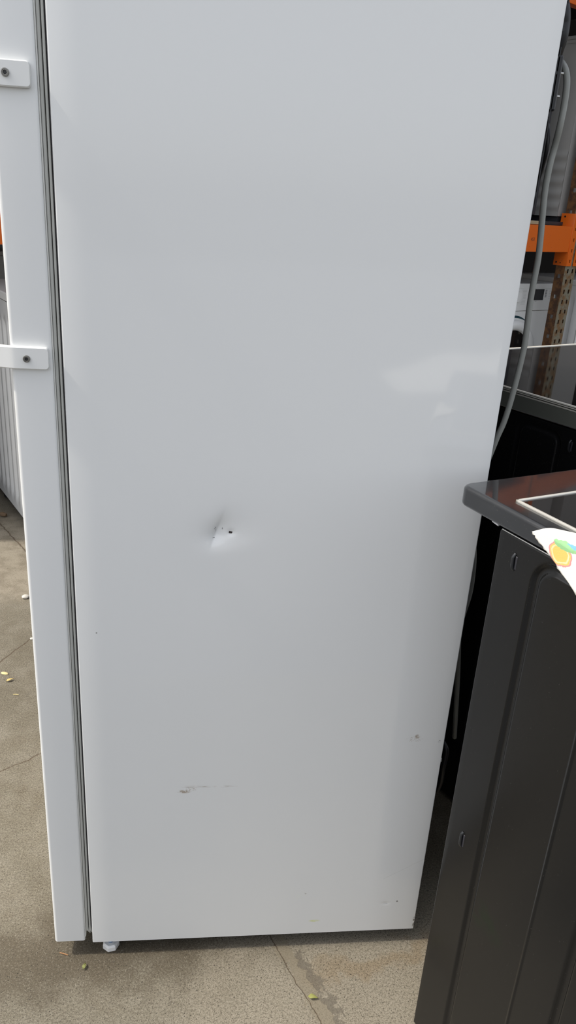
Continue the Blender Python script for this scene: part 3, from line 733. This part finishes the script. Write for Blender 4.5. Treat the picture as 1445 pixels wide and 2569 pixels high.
# ------------------------------------------------------------------ washing machines
def make_washer(label, loc, yaw, z=0.885, w=0.60, dep=0.55, full=True):
    t = thing('washing_machine', label, 'washing machine', loc, math.radians(yaw), None)
    # cabinet with pressed vertical ribs on both sides
    ys = steps([(0.004, 0.004), (0.02, 0.03), (0.05, 0.004), (dep-0.05, 0.03), (dep, 1)])
    zv = steps([(0.03, 0.02), (0.16, 0.25), (z-0.16, 0.02), (z-0.03, 1)])
    def rib(y, zz):
        d = 0.0
        for c, hw in [(0.085+0.068*q, 0.026) for q in range(7)]:
            e = abs(y-c); lo = 0.09; a = sstep(lo-0.02, lo+0.02, zz)*(1-sstep(z-0.13, z-0.09, zz))
            d = max(d, (1-sstep(hw*0.35, hw, e))*a)
        return 0.011*d
    side = grid_sheet('side_sheet', ys, zv, lambda y, zz: (rib(y, zz), y, zz), WHITE, t, 60, 'white side sheet with pressed vertical ribs')
    grid_sheet('side_sheet', ys, zv, lambda y, zz: (w-rib(y, zz), y, zz), WHITE, t, 60)
    box('back_sheet', (0.004, dep-0.006, 0.03), (w-0.004, dep, z-0.03), GREY_APPL, t)
    box('inner_tub', (0.03, 0.03, 0.035), (w-0.03, dep-0.01, z-0.04), DARK_APPL, t)
    wnorm(link('front_sheet', from_bm(prism_bm(rrect(0, 0.03, w, z-0.166, 0.010), 'y', 0.0, 0.012, 0.002), 'front_sheet'), PLAIN_WHITE, t))
    wnorm(link('control_panel', from_bm(prism_bm(rrect(0, z-0.164, w, z-0.030, 0.012), 'y', -0.007, 0.012, 0.003, 3), 'control_panel'), PLAIN_WHITE, t))
    wnorm(link('lid', from_bm(prism_bm(rrect(0, -0.006, w, dep, 0.014), 'z', z-0.031, z, 0.005, 3), 'lid'), PLAIN_WHITE, t))
    for xx in (0.06, w-0.06):
        for yy in (0.06, dep-0.06):
            lathe('foot', [(0.02, 0.0), (0.02, 0.016), (0.010, 0.018), (0.010, 0.036)], BLACK_RUBBER, t, 14, 'z', (xx, yy, 0))
    if not full: return t
    cx, cz = w*0.45, z-0.432
    ring = [(0.214, 0.0), (0.214, -0.010), (0.206, -0.026), (0.190, -0.034), (0.165, -0.030), (0.151, -0.018), (0.148, 0.004)]
    v, f = lathe_geo(ring, 56, 'y', (cx, 0, cz)); dr = pyd('door_ring', v, f[:-2], PLAIN_WHITE, t, 50)
    lathe('door_glass', [(0.150, -0.016), (0.120, -0.008), (0.07, 0.0), (0.001, 0.003)], BLACK_GLASS, dr, 48, 'y', (cx, 0, cz), 60)
    V, Fc = [], []
    for k in range(25):
        a = math.radians(58+64*k/24); th = 0.007*math.sin(math.pi*k/24)+0.0003
        for r in (0.232-th, 0.232+th): V += [(cx+r*math.cos(a), -0.0006, cz+r*math.sin(a))]
    pyd('door_recess', V, [(2*k, 2*k+1, 2*k+3, 2*k+2) for k in range(24)], TEAL, t, 0, 'dark teal crescent above the door')
    cx, zc = w*0.417, z-0.078
    lathe('dial', [(0.034, -0.006), (0.034, -0.022), (0.030, -0.026), (0.001, -0.026)], PLAIN_WHITE, t, 36, 'y', (cx, 0, zc))
    v, f = lathe_geo([(0.0375, -0.0068), (0.0375, -0.0078), (0.0345, -0.0078), (0.0345, -0.0068)], 40, 'y', (cx, 0, zc)); pyd('dial_ring', v, f[:-2], DARK_STEEL, t, 0)
    box('display', (cx+0.107, -0.0082, z-0.101), (cx+0.250, -0.006, z-0.034), DISPLAY, t, 0.001, 1)
    for k in range(5):
        link('button', from_bm(prism_bm(rrect(cx+0.262, z-0.044-0.0098*k, cx+0.276, z-0.0385-0.0098*k, 0.002, 2), 'y', -0.0095, -0.0065), 'button'), INK, t)
    link('detergent_drawer', from_bm(prism_bm(rrect(0.012, z-0.138, 0.185, z-0.045, 0.010), 'y', -0.0085, 0.0, 0.002), 'detergent_drawer'), PLAIN_WHITE, t)
    # printed legends: too fine to read, short strokes of grey print
    rnd = random.Random(11); bmx = bmesh.new()
    def dash(x0, x1, zz, hgt):
        x = x0
        while x < x1:
            l = rnd.uniform(0.002, 0.005)
            quad(bmx, (x, -0.0073, zz), (min(x+l, x1), -0.0073, zz), (min(x+l, x1), -0.0073, zz+hgt), (x, -0.0073, zz+hgt)); x += l+0.0014
    for k in range(11): dash(cx+0.048+0.014*abs(math.sin(k*0.33)), cx+0.088, z-0.040-0.0085*k, 0.0026)
    for k in range(6): dash(cx+0.298, cx+0.298+rnd.uniform(0.012, 0.022), z-0.042-0.0098*k, 0.003)
    dash(cx+0.262, cx+0.30, z-0.034, 0.0022); dash(cx+0.135, cx+0.155, z-0.109, 0.004); dash(cx+0.175, cx+0.192, z-0.109, 0.004)
    link('printed_legend', from_bm(bmx, 'printed_legend'), INK_LIGHT, t, 0)['kind'] = 'stuff'
    return t
WZ = 0.850
pr = on(1396, 711, 2, WZ); q1, q2 = yawv(27.0)
o_r = Vector((pr.x, pr.y, 0))-q1*0.62
wr = make_washer('white front-loading washing machine with dark display under orange beam beside upright', o_r, 27.0, WZ, 0.62)
pn = rk(UX1+0.10, -0.03)
make_washer('white washing machine on the far side of the rusty upright', pn, 27.0, 0.88)
ql = on(63, 1305, 2, 0.03); e1, e2 = yawv(27.0)
o_l = Vector((ql.x, ql.y, 0))-e2*0.06
make_washer('white washing machine with ribbed side standing beyond the refrigerator door', o_l, 27.0, 0.88)
# dark and grey appliances stored behind and above
def stored(name, label, cat, a, b, z0, w, d, h, m, ribs=0):
    """box-shaped appliance; its side (local x = 0) may carry pressed horizontal ridges"""
    t = thing(name, label, cat, rk(a, b, z0), math.radians(RY))
    zv = steps([(0.03, 0.006), (0.40, 0.08), (h-0.06, 0.003), (h-0.02, 1)]) if ribs else [0.03, h*0.5, h-0.02]
    def fx(y, z):
        x = 0.0
        if ribs and 0.05 < z < 0.39: x = -0.007*(0.5-0.5*math.cos(2*math.pi*(z-0.05)/0.0680))
        if ribs and abs(z-(h-0.040)) < 0.0035: x += 0.004
        return (x, y, z)
    grid_sheet('side_sheet', [0.0, d*0.5, d], zv, fx, m, t, 50)
    box('cabinet', (0.006, 0.0, 0.03), (w, d, h-0.02), m, t, 0.004, 2)
    box('lid', (-0.004, -0.004, h-0.02), (w+0.004, d, h), m, t, 0.006, 3)
    box('plinth', (0.02, 0.01, 0.0), (w-0.02, d-0.01, 0.032), DARK_APPL, t)
    return t
def stand_shade_block(x0, y0, x1, y1, h):
    t = thing('shade_block', 'tall grey freezer-shaped block added out of view to shade the floor', 'freezer', (x0, y0, 0))
    w, d = x1-x0, y1-y0
    box('cabinet', (0.0, 0.0, 0.05), (w-0.07, d, h), GREY_APPL, t, 0.006, 3)
    dr = box('door', (w-0.062, 0.0, 0.06), (w, d, h), GREY_APPL, t, 0.008, 3)
    box('handle', (w+0.025, 0.04, h*0.45), (w+0.040, 0.065, h*0.7), STEEL, dr, 0.004, 2)
    for zz in (h*0.47, h*0.67): box('handle_post', (w-0.002, 0.045, zz), (w+0.028, 0.060, zz+0.02), STEEL, dr)
    for xx in (0.05, w-0.12):
        for yy in (0.05, d-0.05): lathe('foot', [(0.02, 0.0), (0.02, 0.02), (0.012, 0.022), (0.012, 0.052)], BLACK_RUBBER, t, 14, 'z', (xx, yy, 0))
    return t
stand_shade_block(-1.95, -0.84, -1.27, -0.19, 1.90)  # added out of view to shade the floor and cut bounced light
SH = BEAM_Z+BH+0.020
a0 = UX-0.03
d_ = onp(1425, 91, rk(a0, 0), r1).z
stored('freezer', 'grey freezer cabinet with horizontal ridges standing on the rack shelf', 'freezer', a0, 0.10, SH, 0.6, 0.80, d_-SH, GREY_APPL, 1)
T2 = Z2+BH+0.004
stored('cooker', 'grey appliance stored on the top level of the rack at the upright', 'cooker', a0-0.35, 0.10, T2, 0.95, 0.6, 0.90, GREY_APPL)
stored('cooker', 'second grey appliance stored on the top level of the rack', 'cooker', a0+0.72, 0.08, T2, 0.5, 0.6, 0.85, GREY_APPL)
stored('dishwasher', 'dark appliance on the rack shelf beside the ridged grey freezer', 'dishwasher', a0-0.80, 0.12, SH, 0.60, 0.6, 0.85, DARK_APPL)
stored('tumble_dryer', 'grey topped appliance stored behind the washing machine under the rack', 'dryer', -0.55, 0.93, 0.0, 0.9, 0.6, 0.93, GREY_APPL)
stored('tumble_dryer', 'grey topped appliance stored behind the ribbed washing machine', 'dryer', -2.9, 1.0, 0.0, 0.8, 0.6, 0.95, GREY_APPL)

# ------------------------------------------------------------------ litter on the floor
LEAF = mat('dry yellow green leaf', (0.26, 0.26, 0.075), 0.8); TWIG = mat('orange twig', (0.34, 0.18, 0.08), 0.8)
PEB = mat('pale stone', (0.55, 0.52, 0.46), 0.8); STRAW = mat('straw', (0.60, 0.50, 0.25), 0.8)
def leaf(px, py, L, Wd, ang, label, m=LEAF):
    p = on(px, py, 2, 0.003); n = 8; V, Fc = [], []
    for i in range(n+1):
        u = i/n; w = Wd*math.sin(math.pi*min(u*1.05, 1))**0.8*(1+0.25*math.sin(7*u)); zz = 0.0025*math.sin(3.0*u)+0.0006
        V += [((u-0.5)*L, -w/2, zz+0.0012), ((u-0.5)*L, 0, zz), ((u-0.5)*L, w/2, zz+0.0016)]
    for i in range(n):
        for k in range(2): Fc.append((3*i+k, 3*i+k+1, 3*i+k+4, 3*i+k+3))
    o = pyd('leaf', V, Fc, m, None, 60); o.location = (p.x, p.y, 0.0012); o.rotation_euler = (0, 0, ang)
    s = o.modifiers.new('t', 'SOLIDIFY'); s.thickness = 0.0005
    tag(o, label, 'leaf'); return o
leaf(785, 2502, 0.017, 0.008, -0.25, 'yellow green dry leaf lying in the long floor crack')
leaf(212, 2424, 0.012, 0.006, 1.3, 'small green leaf scrap on the floor by the refrigerator foot', mat('green leaf', (0.19, 0.20, 0.06), 0.7))
def twig(px, py, px2, py2, r, label, m, cat='twig', name='twig'):
    a, b = on(px, py, 2, r), on(px2, py2, 2, r)
    o = tube(name, [(a-b)*0.5, Vector((0, 0, 0.0006)), (b-a)*0.5], [r*0.7, r, r*0.6], m, None, 7)
    o.location = ((a.x+b.x)/2, (a.y+b.y)/2, r); tag(o, label, cat)
twig(150, 2390, 171, 2396, 0.0012, 'orange brown twig on the floor below the refrigerator door', TWIG)
def pebble(px, py, r, label, m=PEB, flat=0.45, name='pebble', cat='pebble', sx=1.0):
    p = on(px, py, 2, 0.0); bm = bmesh.new(); bmesh.ops.create_icosphere(bm, subdivisions=2, radius=r)
    rnd = random.Random(int(px*7+py))
    for v in bm.verts: v.co *= rnd.uniform(0.85, 1.1); v.co.z *= flat; v.co.x *= sx
    o = link(name, from_bm(bm, name), m, None, 60); o.location = (p.x, p.y, r*flat*0.85); o.rotation_euler = (0, 0, rnd.uniform(0, 3)); tag(o, label, cat)
pebble(64, 1500, 0.012, 'pale flat pebble on the concrete beyond the refrigerator door')
pebble(80, 1604, 0.006, 'tiny white stone in the floor crack beside the refrigerator door')
pebble(11, 1690, 0.006, 'pale straw coloured chip of wood lying on the open concrete', STRAW, 0.3, 'wood_chip', 'wood chip', 1.9)
leaf(25, 1706, 0.022, 0.008, 0.6, 'dry yellow leaf beside the pale chip of wood', mat('yellow leaf', (0.50, 0.38, 0.14), 0.7))
twig(33, 1742, 47, 1743, 0.0012, 'thin pale straw on the concrete near the dry yellow leaf', STRAW, 'straw', 'straw')
twig(0, 1289, 16, 1292, 0.010, 'brown stick on the floor in front of the ribbed washing machine', mat('brown bark', (0.14, 0.09, 0.05), 0.8), 'stick', 'stick')
twig(14, 1243, 33, 1236, 0.014, 'short dark rubber hose end by the ribbed washing machine', BLACK_RUBBER, 'hose', 'hose')
